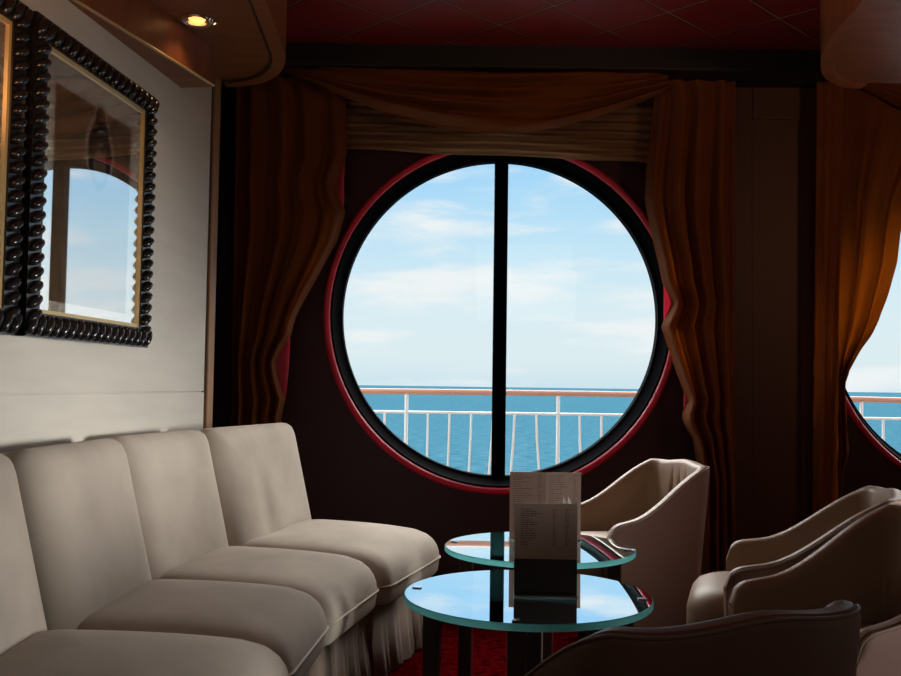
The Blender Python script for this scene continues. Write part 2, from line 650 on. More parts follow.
# niche behind the curtain
bm = bmesh.new(); box(bm, -2.05, -1.95, 3.6, DW + .15, 0, 2.86)
struct(obj('wall_niche', bm, M['maroon'], smooth=False))
bm = bmesh.new(); box(bm, XR, XR + .1, YB, DW + .15, 0, 2.86)
struct(obj('wall_right', bm, M['wall'], smooth=False))
bm = bmesh.new(); box(bm, -3.4, XR + .1, YB - .1, YB, 0, 2.86)
struct(obj('wall_back', bm, M['pilaster'], smooth=False))
bm = bmesh.new(); box(bm, -3.4, XR + .1, YB - .1, 4.62, 2.80, 2.86)
struct(obj('ceiling', bm, M['tiles'], smooth=False))
# window wall with two round openings
WX = (0.262, 2.862)
WZ = 1.484
RO = 0.920


def wall_with_holes(bm, x0, x1, z0, z1, y0, y1, holes, R, seg=96):
    edges = [x0] + [(a + b) / 2 for a, b in zip(holes, holes[1:])] + [x1]
    for (cx, a, b) in zip(holes, edges, edges[1:]):
        fr = {}
        for y in (y0, y1):
            ring = []
            outer = []
            for k in range(seg):
                th = 2 * PI * (k + .5) / seg
                c, s = math.cos(th), math.sin(th)
                ring.append(bm.verts.new((cx + R * c, y, WZ + R * s)))
                # ray to the rectangle
                ts = []
                if c > 1e-6: ts.append((b - cx) / c)
                if c < -1e-6: ts.append((a - cx) / c)
                if s > 1e-6: ts.append((z1 - WZ) / s)
                if s < -1e-6: ts.append((z0 - WZ) / s)
                tt = min(ts)
                outer.append(bm.verts.new((cx + tt * c, y, WZ + tt * s)))
            for k in range(seg):
                bm.faces.new((ring[k], ring[(k + 1) % seg], outer[(k + 1) % seg], outer[k]))
            fr[y] = (ring, outer)
        for q in (0, 1):
            A, B = fr[y0][q], fr[y1][q]
            for k in range(seg):
                bm.faces.new((A[k], A[(k + 1) % seg], B[(k + 1) % seg], B[k]))


bm = bmesh.new()
wall_with_holes(bm, -2.0, 4.2, -0.04, 2.9, DW, DW + .16, WX, RO)
box(bm, 4.2, XR + .1, DW, DW + .16, 0, 2.9)
struct(obj('wall_window', bm, M['maroon'], smooth=False))


def ship_window(i, cx):
    w = bpy.data.objects.new('window_%d' % i, None)
    COL.objects.link(w)
    w.location = (cx, DW, WZ)
    struct(w)
    mx = Matrix.Rotation(PI / 2, 4, 'X')
    mx = Matrix(((1, 0, 0, 0), (0, 0, 1, 0), (0, 1, 0, 0), (0, 0, 0, 1)))   # lathe z -> room depth y
    bm = bmesh.new()
    lathe(bm, [(RO + .004, .004), (RO + .006, -.012), (RO - .004, -.022), (RO - .018, -.018), (RO - .028, -.004), (RO - .028, .06), (RO + .004, .06), (RO + .004, .004)], 128, mx=mx)
    obj('window_rim', bm, M['red'], w)
    bm = bmesh.new()
    r1 = 0.840
    lathe(bm, [(RO - .029, .003), (RO - .038, .002), (r1 + .012, .085), (r1, .092), (r1, .16), (RO - .0285, .16), (RO - .029, .003)], 128, mx=mx)
    obj('window_sleeve', bm, M['sleeve'], w)
    bm = bmesh.new()
    box(bm, -.036, .036, .085, .145, -.846, .846)
    obj('mullion', bm, M['sleeve'], w, smooth=False, bevel=.006)
    bm = bmesh.new()
    for s in (-1, 1):
        lathe(bm, [(0.0005, .118), (r1 + .002, .118), (r1 + .002, .124), (0.0005, .124)], 96, mx=mx)
        break
    obj('window_pane', bm, M['winpane'], w)
    return w


ship_window(1, WX[0])
ship_window(2, WX[1])

# dark beam under which the curtains hang
bm = bmesh.new(); box(bm, -2.0, XR, 4.62, DW, 2.69, 2.86)
struct(obj('beam', bm, M['beam'], smooth=False, bevel=.01))
# pilaster between the windows
bm = bmesh.new()
box(bm, 1.42, 1.93, 4.875, DW, 0, 2.69)
box(bm, 1.42, 1.55, 4.86, 4.876, 0, 2.69)
box(bm, 1.80, 1.93, 4.86, 4.876, 0, 2.69)
box(bm, 1.55, 1.80, 4.86, 4.876, 2.52, 2.69)
struct(obj('trim_3', bm, M['pilaster'], smooth=False, bevel=.006))
bm = bmesh.new(); box(bm, 1.893, 1.899, 4.845, 4.862, 0, 2.69)
struct(obj('trim_4', bm, M['jamb'], smooth=False))

# ------------------------------------------------------------------ lowered soffits with rounded ends
SZ = 2.50


def soffit(name, pts):
    r = bpy.data.objects.new(name, None); COL.objects.link(r); struct(r)
    bm = bmesh.new(); prism(bm, pts, SZ, 2.80)
    obj('soffit_board', bm, M['soffit'], r)
    return r


def arc(cx, cy, rx, ry, a0, a1, n=20):
    return [(cx + rx * math.cos(a0 + (a1 - a0) * i / n), cy + ry * math.sin(a0 + (a1 - a0) * i / n)) for i in range(n + 1)]


edgeL = arc(-1.06, 3.84, .30, .46, PI / 2, 0, 18) + arc(-1.86, 3.4, 1.125, 4.2, 0, -0.9, 18)
wlq = P0 + U * 0.25 + N * .002
wlp = P0 + U * (-6.8) + N * .002
ptsL = [(wlq.x, wlq.y), (wlq.x + .02, 4.32)] + edgeL + [(-1.0, YB), (wlp.x, YB)]
sL = soffit('ceiling_soffit_left', ptsL)


def edge_band(name, path, z0, z1, off, m, parent, closed=False):
    """thin band following a plan path"""
    bm = bmesh.new()
    P = [Vector((x, y, 0)) for x, y in path]
    rows = []
    for i, q in enumerate(P):
        d = (P[min(i + 1, len(P) - 1)] - P[max(i - 1, 0)]).normalized()
        nn = Vector((-d.y, d.x, 0)) * off
        rows.append([bm.verts.new((q.x, q.y, z0)), bm.verts.new((q.x + nn.x, q.y + nn.y, z0)), bm.verts.new((q.x + nn.x, q.y + nn.y, z1)), bm.verts.new((q.x, q.y, z1))])
    for a, b in zip(rows, rows[1:]):
        for k in range(4):
            bm.faces.new((a[k], a[(k + 1) % 4], b[(k + 1) % 4], b[k]))
    bm.faces.new(rows[0]); bm.faces.new(rows[-1][::-1])
    return obj(name, bm, m, parent)


edge_band('edge_band', edgeL, SZ - .012, 2.795, .055, M['soffit'], sL)
edge_band('edge_groove', [(x - .0, y - .0) for x, y in edgeL], SZ - .006, SZ + .02, -.014, M['groove'], sL)
# right soffit
edgeR = arc(1.85, 3.3, .36, .9, PI * 0.98, PI / 2, 18)
ptsR = [(1.43, YB), (1.43, 3.0)] + edgeR + [(XR, 4.2), (XR, YB)]
edgeR2 = [(1.43, 1.0), (1.43, 2.9)] + edgeR
sR = soffit('ceiling_soffit_right', ptsR)
edge_band('edge_band', edgeR2, SZ - .012, 2.795, .05, M['soffit'], sR)
# cornice along the left wall
bm = bmesh.new()
ca, cb = Vector((-0.990, 3.850, 0)), Vector((-1.225, 2.980, 0))
cdr = (cb - ca).normalized()
cb2 = ca + cdr * 1.6
prism(bm, [(ca.x, ca.y), (cb2.x, cb2.y), (cb2.x - .12, cb2.y), (-1.20, 3.89)], 2.331, SZ - .002)
struct(obj('trim_5', bm, M['soffit'], smooth=False))
bm = bmesh.new()
tube(bm, [ca + Vector((0.002, 0, 2.335)), cb2 + Vector((.002, 0, 2.335))], .006, 8)
struct(obj('trim_6', bm, M['gold'], smooth=False))

# ------------------------------------------------------------------ outside: deck, rail, sea
bm = bmesh.new(); box(bm, -12, 18, DW + .17, 7.25, -.3, -.02)
struct(obj('deck', bm, M['deck'], smooth=False))
bm = bmesh.new()
vs = [bm.verts.new(c) for c in ((-40000, 7.4, -15), (40000, 7.4, -15), (40000, 40000, -15), (-40000, 40000, -15))]
bm.faces.new(vs)
tag(obj('sea', bm, M['sea'], smooth=False), 'calm blue sea stretching to the horizon outside the windows', 'sea', kind='stuff')

RY = 7.0
rl = thing('railing', 'white ship railing with reddish wooden handrail outside the round windows', 'railing', (0, RY, -0.02))
bm = bmesh.new()
tube(bm, [(x, 0, 1.092 - .0022 * (x - .6) ** 2 if abs(x - .6) < 6 else 1.02) for x in [-3 + .25 * i for i in range(41)]], .021, 12)
obj('handrail', bm, M['railwood'], rl)
bm = bmesh.new()
tube(bm, [(x, 0, .94) for x in [-3 + .5 * i for i in range(21)]], .010, 8)
obj('middle_rail', bm, M['railwhite'], rl)
bm = bmesh.new()
tube(bm, [(-3, 0, .12), (7, 0, .12)], .012, 8)
obj('lower_rail', bm, M['railwhite'], rl)
lean = {-.63: 0, -.16: -.03, 0: -.05}
k0 = -.317
for i in range(-2, 6):
    x = k0 + i * 1.115
    bm = bmesh.new()
    tube(bm, [(x, 0, 0.018), (x, 0, 1.09)], .014, 8)
    obj('post', bm, M['railwhite'], rl)
    for j in range(1, 7):
        xx = x + j * 1.115 / 7
        if i in (0,):   # the bay behind the mullion has bowed bars
            ln = (-.004, -.012, -.015, -.028, -.028, .028)[j - 1]
        elif i == 1:
            ln = (.012, .005, .0, .0, 0, 0)[j - 1]
        else:
            ln = 0
        bm = bmesh.new()
        tube(bm, [(xx, 0, .94), (xx + ln * .25, 0, .75), (xx + ln, 0, .45), (xx + ln, 0, .12)], .0095, 6)
        obj('baluster', bm, M['railwhite'], rl)


# ------------------------------------------------------------------ sofa (curved bank of four-plus units)
sofa = thing('sofa', 'long curved beige velvet banquette with tall back cushions and pleated skirt', 'sofa', (-0.95, 3.1, 0))
OFF = Vector((-0.95, 3.1, 0))
units = [  # back-junction start, angle, width
    (Vector((-0.995, 1.82, 0)), 1.5, .66, .70),
    (Vector((-0.950, 2.480, 0)), 4.0, .62, .645),
    (Vector((-0.935, 3.098, 0)), 12.0, .64, .675),
    (Vector((-0.805, 3.722, 0)), 16.0, .78, .70),
]
for (p, deg, w, dep) in units:
    th = math.radians(deg)
    u = Vector((math.sin(th), math.cos(th), 0)); n_ = Vector((math.cos(th), -math.sin(th), 0))
    c = p + u * (w / 2) - OFF
    # local frame: x = outwards n, y = along u, z up
    B = Matrix(((n_.x, u.x, 0, c.x), (n_.y, u.y, 0, c.y), (0, 0, 1, 0), (0, 0, 0, 1)))
    mxs = B @ Matrix.Translation((dep / 2 - .10, 0, .020))

    def dfm(v, dep=dep, w=w):
        t_ = max(0, (v.x + dep / 2) / dep)
        if v.z > .34:
            k = (v.z - .34) / .14
            return Vector((v.x, v.y, v.z - k * .035 * t_ ** 4 + k * .006 * math.sin(v.y * 9)))
        return v
    bm = bmesh.new()
    pad(bm, dep, w - .012, .085, [(.05, .262), (.018, .268), (.006, .285), (.0, .338), (.003, .375), (.011, .408), (.025, .437), (.046, .459), (.08, .474), (.13, .482), (.20, .487), (.28, .489)], mxs, dfm)
    sc = obj('seat_cushion', bm, M['sofa'], sofa)
    bm = bmesh.new()
    tube(bm, [mxs @ Vector((x, y, .340)) for x, y in rrect(dep + .004, w - .008, .085)], .0042, 8, closed=True)
    obj('piping', bm, M['sofa_pipe'], sc)
    # back cushion, leaning
    H = .60
    lean_m = B @ Matrix.Translation((-.01, 0, .40)) @ Matrix.Rotation(math.radians(-13.5), 4, 'Y')
    # pad local: outline x->height, y->width, z->thickness
    R = Matrix(((0, 0, 1, -.15), (0, 1, 0, 0), (1, 0, 0, H / 2 - .04), (0, 0, 0, 1)))
    bm = bmesh.new()
    pad(bm, H, w - .020, .045, [(.03, 0), (.008, .006), (.0, .025), (.0, .100), (.008, .123), (.022, .142), (.045, .156), (.08, .164), (.14, .169), (.22, .171)], lean_m @ R)
    obj('backrest', bm, M['sofa'], sofa)
    # pleated skirt in front
    bm = bmesh.new()
    npl = 56
    rows = []
    xf = dep - .10 - .055
    path = [(-.1, -w / 2 + .02)] + [(xf * .5, -w / 2 + .02)] + [(xf, -w / 2 + .02 + (w - .04) * i / npl) for i in range(npl + 1)] + [(xf * .5, w / 2 - .02), (-.1, w / 2 - .02)]
    for i, (x, y) in enumerate(path):
        ph = (i - 2) / npl * 5
        on = 1 if 2 <= i < len(path) - 2 else 0
        tri = (ph % 1.0)
        amp = on * (.022 * (1 - abs(2 * tri - 1)) + .012 * (tri > .82))
        rows.append([bm.verts.new(B @ Vector((x - amp * .3, y, .285))), bm.verts.new(B @ Vector((x + amp * .5, y, .15))), bm.verts.new(B @ Vector((x + amp + .012 * on, y, .008)))])
    for a, b in zip(rows, rows[1:]):
        for k in range(2):
            bm.faces.new((a[k], b[k], b[k + 1], a[k + 1]))
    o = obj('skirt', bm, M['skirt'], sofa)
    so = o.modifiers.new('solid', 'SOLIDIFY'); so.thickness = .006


# ------------------------------------------------------------------ tub armchairs
def armchair(label, loc, facing):
    """facing = direction (x, y) the sitter looks"""
    ang = math.atan2(facing[1], facing[0])
    t = thing('armchair', label, 'armchair', loc, ang, 'tub armchairs round the glass tables')
    # plan path: right arm tip -> back -> left arm tip
    bw, aw, xb, xf, rc = .242, .325, -.27, .27, .095
    P = []
    m = 26
    yb = bw
    for i in range(m + 1):
        q = i / m
        P.append(Vector((xf + (xb + rc - xf) * q, -(aw + (yb + .015 - aw) * q), 0)))
    for i in range(1, 13):
        a_ = i / 12 * PI / 2
        P.append(Vector((xb + rc - rc * math.sin(a_), -(yb - rc) - (rc + .015 * (1 - i / 12)) * math.cos(a_), 0)))
    for i in range(1, 65):
        P.append(Vector((xb - .015 * math.sin(PI * i / 64), -(yb - rc) + 2 * (yb - rc) * i / 64, 0)))
    L = [Vector((v.x, -v.y, 0)) for v in P[:m + 13]][::-1]
    P = P + L[1:]
    # arc lengths
    s = [0]
    for a, b in zip(P, P[1:]):
        s.append(s[-1] + (b - a).length)
    T = s[-1]
    mid = T / 2

    def height(si):
        d = min(si, T - si)          # distance from the arm tip
        r = .055
        h = .560 + .085 * min(d, .5) / .5
        h += .145 * sm(.12, .52, d) + .012 * sm(.6, T / 2, d)
        if d < r:
            h = h - r + math.sqrt(max(0, r * r - (r - d) ** 2))
        return h
    zb = .10
    th = .052
    npt = len(P)
    nj = 14
    prof = []       # (side, fraction) outer up, rounded top, inner down
    outer_rows, rows = [], []
    for i in range(npt):
        d = (P[min(i + 1, npt - 1)] - P[max(i - 1, 0)]).normalized()
        outn = Vector((d.y, -d.x, 0))
        if outn.dot(P[i]) < 0:
            outn = -outn
        h = height(s[i])
        ring = []

        def pos(z, off):
            fz = (z - zb) / .70
            v = P[i] + outn * off
            k = 1 - .17 * (1 - fz)
            return Vector((v.x * (1 - .20 * (1 - fz)) if v.x < 0 else v.x * (1 - .06 * (1 - fz)), v.y * k, z))
        for j in range(nj):
            ring.append(pos(zb + (h - .02 - zb) * j / (nj - 1), 0))
        for k in range(1, 6):
            a_ = PI * k / 6
            ring.append(pos(h - .02 + .02 * math.sin(a_), -th / 2 + th / 2 * math.cos(a_)))
        for j in range(nj):
            z = h - .02 - (h - .02 - .30) * j / (nj - 1)
            # pull-in creases of the back upholstery
            lat = s[i] - mid
            off = -th
            if abs(lat) < .26:
                env = sm(.48, .56, z) * (1 - sm(.68, .75, z)) * (1 - sm(.15, .22, abs(lat)))
                for c_ in (-.06, 0, .06):
                    off += .014 * env * math.exp(-((lat - c_) / .010) ** 2)
                off -= .035 * (1 - sm(.15, .33, abs(lat))) * (1 - sm(.42, .80, z))
            ring.append(pos(z, off))
        rows.append([v.copy() for v in ring])
    bmo = bmesh.new()
    bmi = bmesh.new()
    kk = nj + 1
    for (bmx, lo, hi) in ((bmo, 0, kk), (bmi, kk, len(rows[0]) - 1)):
        vr = [[bmx.verts.new(v) for v in r[lo:hi + 1]] for r in rows]
        for a, b in zip(vr, vr[1:]):
            for k in range(len(a) - 1):
                bmx.faces.new((a[k], b[k], b[k + 1], a[k + 1]))
    # arm front faces close the shell
    for r in (rows[0], rows[-1]):
        lowi = [v for v in r[kk:]]
        n1 = nj
        vo = [bmo.verts.new(v) for v in r[:kk + 1]]
        # match inner side at the same heights
        pin = []
        for v in vo:
            best = min(lowi, key=lambda q: abs(q.z - max(v.co.z, .30)))
            pin.append(bmo.verts.new(Vector((best.x, best.y, v.co.z if v.co.z < .30 else best.z))))
        for k in range(len(vo) - 1):
            bmo.faces.new((vo[k], vo[k + 1], pin[k + 1], pin[k]))
    # underside
    bott = [bmo.verts.new(r[0]) for r in rows]
    bmo.faces.new(bott)
    bmesh.ops.remove_doubles(bmo, verts=bmo.verts, dist=1e-5)
    obj('outer_shell', bmo, M['leather_dark'], t)
    obj('inner_shell', bmi, M['leather'], t)
    bm = bmesh.new()
    tube(bm, [r[nj].copy() + Vector((0, 0, .002)) for r in rows], .003, 8)
    obj('piping', bm, M['pipe'], t)
    # seat
    bm = bmesh.new()
    pad(bm, .58, .47, .12, [(.03, .225), (.006, .235), (0, .26), (0, .40), (.010, .43), (.03, .455), (.06, .470), (.12, .480), (.2, .482)], Matrix.Translation((.10, 0, 0)), lambda v: Vector((v.x, v.y * (.150 + .085 * min(1, max(0, (v.x + .29) / .44))) / .235, v.z)))
    obj('seat', bm, M['leather'], t)
    bm = bmesh.new()
    pad(bm, .44, .40, .08, [(.02, .055), (0, .065), (0, .205), (.02, .206)], Matrix.Translation((.02, 0, 0)))
    obj('plinth', bm, M['base'], t)
    for sx in (-1, 1):
        for sy in (-1, 1):
            bm = bmesh.new()
            lathe(bm, [(.0005, 0), (.018, 0), (.024, .062), (.0005, .062)], 16, .02 + sx * .16, sy * .14)
            obj('leg', bm, M['base'], t)
    return t


armchair('tan leather tub armchair behind the rear glass table, lit creases in its backrest', (0.816, 4.20, 0), (-.95, -.30))
armchair('brown leather tub armchair at the right, further of the neighbouring pair', (1.20, 3.18, 0), (-.957, .293))
armchair('brown leather tub armchair at the right edge, nearer of the neighbouring pair', (1.13, 2.54, 0), (-.975, -.20))
armchair('brown leather tub armchair in the foreground with its back to the viewer', (0.336, 1.600, 0), (-.43, .90))


# ------------------------------------------------------------------ glass tables
def glass_table(label, x, y, rot):
    t = thing('glass_table', label, 'table', (x, y, 0), rot, 'round glass tables')
    R = .356
    bm = bmesh.new()
    seg = 128
    prof = [(.0005, .500), (R - .003, .500), (R, .503), (R, .517), (R - .003, .520), (.0005, .520)]
    rings = lathe(bm, prof, seg)
    bm.faces.new(rings[0]); bm.faces.new(rings[-1])
    bm.faces.ensure_lookup_table()
    o = obj('glass_top', bm, None, t, mats=[M['tabletop'], M['rim']])
    for pl in o.data.polygons:
        if abs(pl.normal.z) < .95:
            pl.material_index = 1
    for k in range(4):
        a_ = k * PI / 2
        cx, cy = .278 * math.cos(a_), .278 * math.sin(a_)
        bm = bmesh.new()
        box(bm, cx - .024, cx + .024, cy - .024, cy + .024, 0, .488)
        lg = obj('leg', bm, M['leg'], t, smooth=False, bevel=.003)
        bm = bmesh.new()
        lathe(bm, [(.0005, .488), (.028, .488), (.028, .4995), (.0005, .4995)], 20, cx, cy)
        obj('chrome_disc', bm, M['chrome'], lg)
        bm = bmesh.new()
        a2 = a_
        cx, cy = .325 * math.cos(a2), .325 * math.sin(a2)
        box(bm, -.013, .013, -.008, .008, .5205, .5235, Matrix.Translation((cx, cy, 0)) @ Matrix.Rotation(a2, 4, 'Z'))
        obj('clip', bm, M['chrome'], t, smooth=False)
    return t


glass_table('front round glass table with a dark menu holder standing on it', 0.232, 2.775, math.radians(-10))
glass_table('rear round glass table beside the tan armchair, under the open menu', 0.345, 3.60, math.radians(-12))


# ------------------------------------------------------------------ menus
def text_lines(w, z0, z1, n, y, cols, rnd, minw=.3):
    bm = bmesh.new()
    for i in range(n):
        z = z1 + (z0 - z1) * i / (n - 1)
        for (a, b) in cols:
            L = (b - a) * rnd.uniform(minw, 1)
            x = a
            while x < a + L:
                ww = rnd.uniform(.004, .013)
                box(bm, x, min(x + ww, a + L + .002), y - .0004, y, z - .0011, z + .0011)
                x += ww + .003
    return bm


rd = random.Random(3)
q = at(546, 591, 2.73)
mh = thing('menu_holder', 'menu card in a black stand on the front glass table', 'menu', (q.x, 2.75, .5205), math.radians(-2), None)
bm = bmesh.new(); box(bm, -.090, .090, -.004, .004, 0, .108); box(bm, -.090, .090, -.022, .030, 0, .004)
obj('holder', bm, M['holder'], mh, smooth=False, bevel=.001)
bm = bmesh.new(); box(bm, -.0895, .0895, -.0048, .0005, .104, .262)
cdn = obj('menu_card', bm, M['paper'], mh, smooth=False)
for col_ in ((-.072, -.015), (.02, .03), (.055, .068)):
    obj('printed_text', text_lines(.18, .145, .245, 17, -.0049, [col_], rd), M['ink'], cdn, smooth=False)
bm = bmesh.new(); box(bm, -.089, .089, -.0235, -.022, .0005, .0035)
obj('base_edge', bm, M['jamb'], mh, smooth=False)
wn = bmesh.new()
for a, b in ((.048, .262), (.062, .262)):
    vs = [wn.verts.new(v) for v in ((a, .008, b - .004), (a + .014, .010, b - .004), (a + .002, .006, b + .020), (a, .012, b - .004))]
    wn.faces.new(vs[:3])
    vs2 = [wn.verts.new(v.co + Vector((0, .0015, 0))) for v in vs[:3]]
    wn.faces.new(vs2[::-1])
    for k in range(3):
        wn.faces.new((vs[k], vs[(k + 1) % 3], vs2[(k + 1) % 3], vs2[k]))
obj('folded_paper', wn, M['white'], mh, smooth=False)

q = at(545, 536, 3.75)
mb = thing('open_menu', 'taller open folded menu standing on the rear glass table', 'menu', (q.x, 3.74, .5205), math.radians(0), None)
for s_ in (-1, 1):
    bm = bmesh.new()
    a_ = math.radians(5) * s_
    mx = Matrix.Rotation(a_, 4, 'Z')
    box(bm, 0 if s_ > 0 else -.14, .14 if s_ > 0 else 0, -.0015, .0015, 0, .262, mx)
    pg = obj('menu_page', bm, M['paper'], mb, smooth=False)
    rr = random.Random(5 + s_)
    for col_ in ([(.012, .085), (.11, .125)] if s_ > 0 else [(-.128, -.05), (-.03, -.015)]):
        bm = text_lines(.13, .03, .25, 26, -.0017, [col_], rr)
        bmesh.ops.transform(bm, matrix=mx, verts=bm.verts)
        obj('printed_text', bm, M['ink'], pg, smooth=False)
bm = bmesh.new(); box(bm, -.142, .142, -.012, .045, 0, .005)
obj('stand', bm, M['chrome'], mb, smooth=False, bevel=.001)


# ------------------------------------------------------------------ curtains
def drape(name, label, group, Lpx, Rpx, y0, folds, amp, ytop, ybot, phase=0, lin=None, seed=1, cat='curtain'):
    """Lpx/Rpx: (pixel row, pixel column) outlines of the cloth as hung"""
    root = thing(name, label, cat, (at(Lpx[0][1], ytop, y0).x, y0, 0), 0, group)
    off = root.location.copy()
    NU, NV = 150, 90
    bm = bmesh.new()
    grid = []
    rd = random.Random(seed)
    wob = [(rd.uniform(-1, 1), rd.uniform(.7, 1.3)) for _ in range(8)]
    for j in range(NV + 1):
        py = ytop + (ybot - ytop) * j / NV
        l = lerp(Lpx, py); r_ = lerp(Rpx, py)
        row = []
        for i in range(NU + 1):
            u_ = i / NU
            px = l + (r_ - l) * u_
            v = at(px, py, y0)
            ph = 2 * PI * folds * u_ + phase + .5 * math.sin(j * .045 + wob[0][0] * 3)
            a_ = amp * (0.45 + .55 * sm(0, .35, j / NV))
            dy = a_ * (math.sin(ph) + .30 * math.sin(1.7 * ph + wob[1][0] * 4 + .02 * j) + .05 * math.sin(4.1 * ph + j * .03))
            dy += .006 * math.sin(j * .8 + u_ * 30) * sm(.55, .9, u_ if name == 'x' else abs(u_ - .5) * 2) * sm(.3, .8, j / NV)
            row.append(bm.verts.new(Vector((v.x, y0 + dy, v.z)) - off))
        grid.append(row)
    for a, b in zip(grid, grid[1:]):
        for k in range(NU):
            bm.faces.new((a[k], a[k + 1], b[k + 1], b[k]))
    o = obj('cloth', bm, M['drape'], root)
    so = o.modifiers.new('solid', 'SOLIDIFY'); so.thickness = .004
    if lin:
        for (pts, side) in lin:
            # a turned-out strip of lining: pts = (row, outer column, inner column)
            bm = bmesh.new()
            rows = []
            for k in range(25):
                py = pts[0][0] + (pts[-1][0] - pts[0][0]) * k / 24
                c0 = lerp([(p_[0], p_[1]) for p_ in pts], py)
                c1 = lerp([(p_[0], p_[2]) for p_ in pts], py)
                row = []
                for i in range(7):
                    w_ = i / 6
                    v = at(c0 + (c1 - c0) * w_, py, y0 + .03)
                    row.append(bm.verts.new(Vector((v.x, y0 + .035 + .02 * math.sin(w_ * PI), v.z)) - off))
                rows.append(row)
            for a, b in zip(rows, rows[1:]):
                for k in range(6):
                    bm.faces.new((a[k], a[k + 1], b[k + 1], b[k]))
            lo = obj('lining', bm, M['lining'], root)
            so = lo.modifiers.new('solid', 'SOLIDIFY'); so.thickness = .003
    return root


GC = 'rust velvet curtains at the round windows'
drape('curtain', 'rust velvet curtain hanging left of the large round window', GC,
      [(70, 236), (420, 232), (640, 232)],
      [(70, 330), (95, 345), (150, 347), (162, 345), (175, 338), (192, 337), (212, 345), (240, 337), (275, 318), (300, 304), (318, 295), (337, 290), (346, 283), (361, 276), (378, 278), (400, 285), (418, 281), (640, 275)],
      4.78, 4, .035, 70, 600, 0.6,
      lin=[([(158, 345, 330), (180, 344, 328), (200, 344, 328), (214, 343, 328)], 1), ([(334, 290, 268), (345, 290, 266), (365, 289, 264), (385, 287, 264), (402, 285, 264)], 1)], seed=2)
drape('curtain', 'rust velvet curtain hanging right of the large round window, beside the pilaster', GC,
      [(72, 640), (95, 655), (130, 652), (170, 647), (200, 646), (235, 653), (262, 660), (282, 664), (292, 669), (303, 673), (313, 669), (326, 663), (345, 669), (370, 678), (387, 684), (400, 689), (416, 684), (427, 687), (437, 694), (462, 699), (478, 703), (600, 702)],
      [(72, 736), (200, 735), (420, 735), (600, 738)],
      4.78, 4, .034, 76, 600, 2.2,
      lin=[([(281, 664, 682), (300, 664, 684), (326, 664, 684)], -1), ([(385, 684, 698), (400, 684, 700), (418, 684, 700)], -1)], seed=5)
drape('curtain', 'narrow rust velvet curtain hanging straight beside the right round window', GC,
      [(78, 817), (500, 814), (620, 814)],
      [(78, 845), (300, 838), (500, 836), (620, 836)],
      4.735, 1.5, .015, 82, 600, 1.0, seed=8)
drape('curtain', 'rust velvet curtain drawn aside across the right round window', GC,
      [(78, 846), (300, 838), (470, 836), (560, 838)],
      [(78, 960), (150, 925), (200, 905), (235, 899), (262, 896), (285, 890), (300, 885), (320, 878), (335, 870), (355, 857), (370, 848), (385, 844), (410, 845), (440, 847), (455, 848), (472, 841), (500, 839), (560, 839)],
      4.81, 2.5, .03, 82, 500, 0.2, seed=11)


def swag(label, Lx, Rx, top, low, y0):
    cx = at((Lx + Rx) / 2, top, y0)
    root = thing('swag_valance', label, 'curtain', (cx.x, y0, cx.z), 0, 'draped swags over the windows')
    off = root.location.copy()
    bm = bmesh.new()
    NU, NV = 90, 70
    grid = []
    for j in range(NV + 1):
        v_ = j / NV
        row = []
        for i in range(NU + 1):
            u_ = i / NU
            px = Lx + (Rx - Lx) * u_
            bot = lerp(low, px)
            py = top + (bot - top) * v_
            q = at(px, py, y0)
            d = 4 * u_ * (1 - u_)
            fold = math.sin(v_ * 2 * PI * 4.2 + .8 * math.sin(u_ * 5)) * .022 * (.35 + .65 * d) + .010 * math.sin(v_ * 31 + u_ * 9)
            out = .07 * math.sin(min(1, v_ * 1.05) * PI * .75) * d
            tuck = .03 * sm(.93, 1, v_)
            row.append(bm.verts.new(Vector((q.x, y0 - out + fold + tuck, q.z)) - off))
        grid.append(row)
    for a, b in zip(grid, grid[1:]):
        for k in range(NU):
            bm.faces.new((a[k], a[k + 1], b[k + 1], b[k]))
    o = obj('cloth', bm, M['drape'], root)
    so = o.modifiers.new('solid', 'SOLIDIFY'); so.thickness = .005
    return root


swag('rust velvet swag draped across the top of the large round window', 285, 668, 66,
     [(285, 70), (310, 80), (345, 96), (385, 112), (440, 127), (480, 133), (509, 135), (560, 127), (608, 113), (645, 99), (668, 90)], 4.685)
swag('rust velvet swag draped across the top of the right round window', 850, 1180, 74,
     [(850, 78), (900, 105), (960, 130), (1020, 140), (1080, 130), (1140, 105), (1180, 85)], 4.73)

# roman blinds
for (x0, x1, lab) in ((-.60, 1.06, 'ribbed brown fabric blind above the large round window'), (2.02, 3.66, 'ribbed brown fabric blind above the right round window')):
    root = thing('fabric_blind', lab, 'blind', ((x0 + x1) / 2, 4.90, 2.32), 0, 'ribbed blinds over the round windows')
    off = root.location.copy()
    bm = bmesh.new()
    prev = None
    NJ = 90
    for j in range(NJ + 1):
        v_ = j / NJ
        row = []
        for i in range(31):
            u_ = i / 30
            zb_ = 2.338 - .046 * u_ - .012 * sm(.9, 1, u_) + .004 * math.sin(u_ * 14)
            z = 2.69 + (zb_ - 2.69) * v_
            dy = .010 * math.sin(v_ * 2 * PI * 9) + .004 * math.sin(u_ * 22 + v_ * 8)
            row.append(bm.verts.new(Vector((x0 + (x1 - x0) * u_, 4.885 + dy, z)) - off))
        if prev:
            for k in range(30):
                bm.faces.new((prev[k], prev[k + 1], row[k + 1], row[k]))
        prev = row
    o = obj('blind_cloth', bm, M['blind'], root)
    so = o.modifiers.new('solid', 'SOLIDIFY'); so.thickness = .003


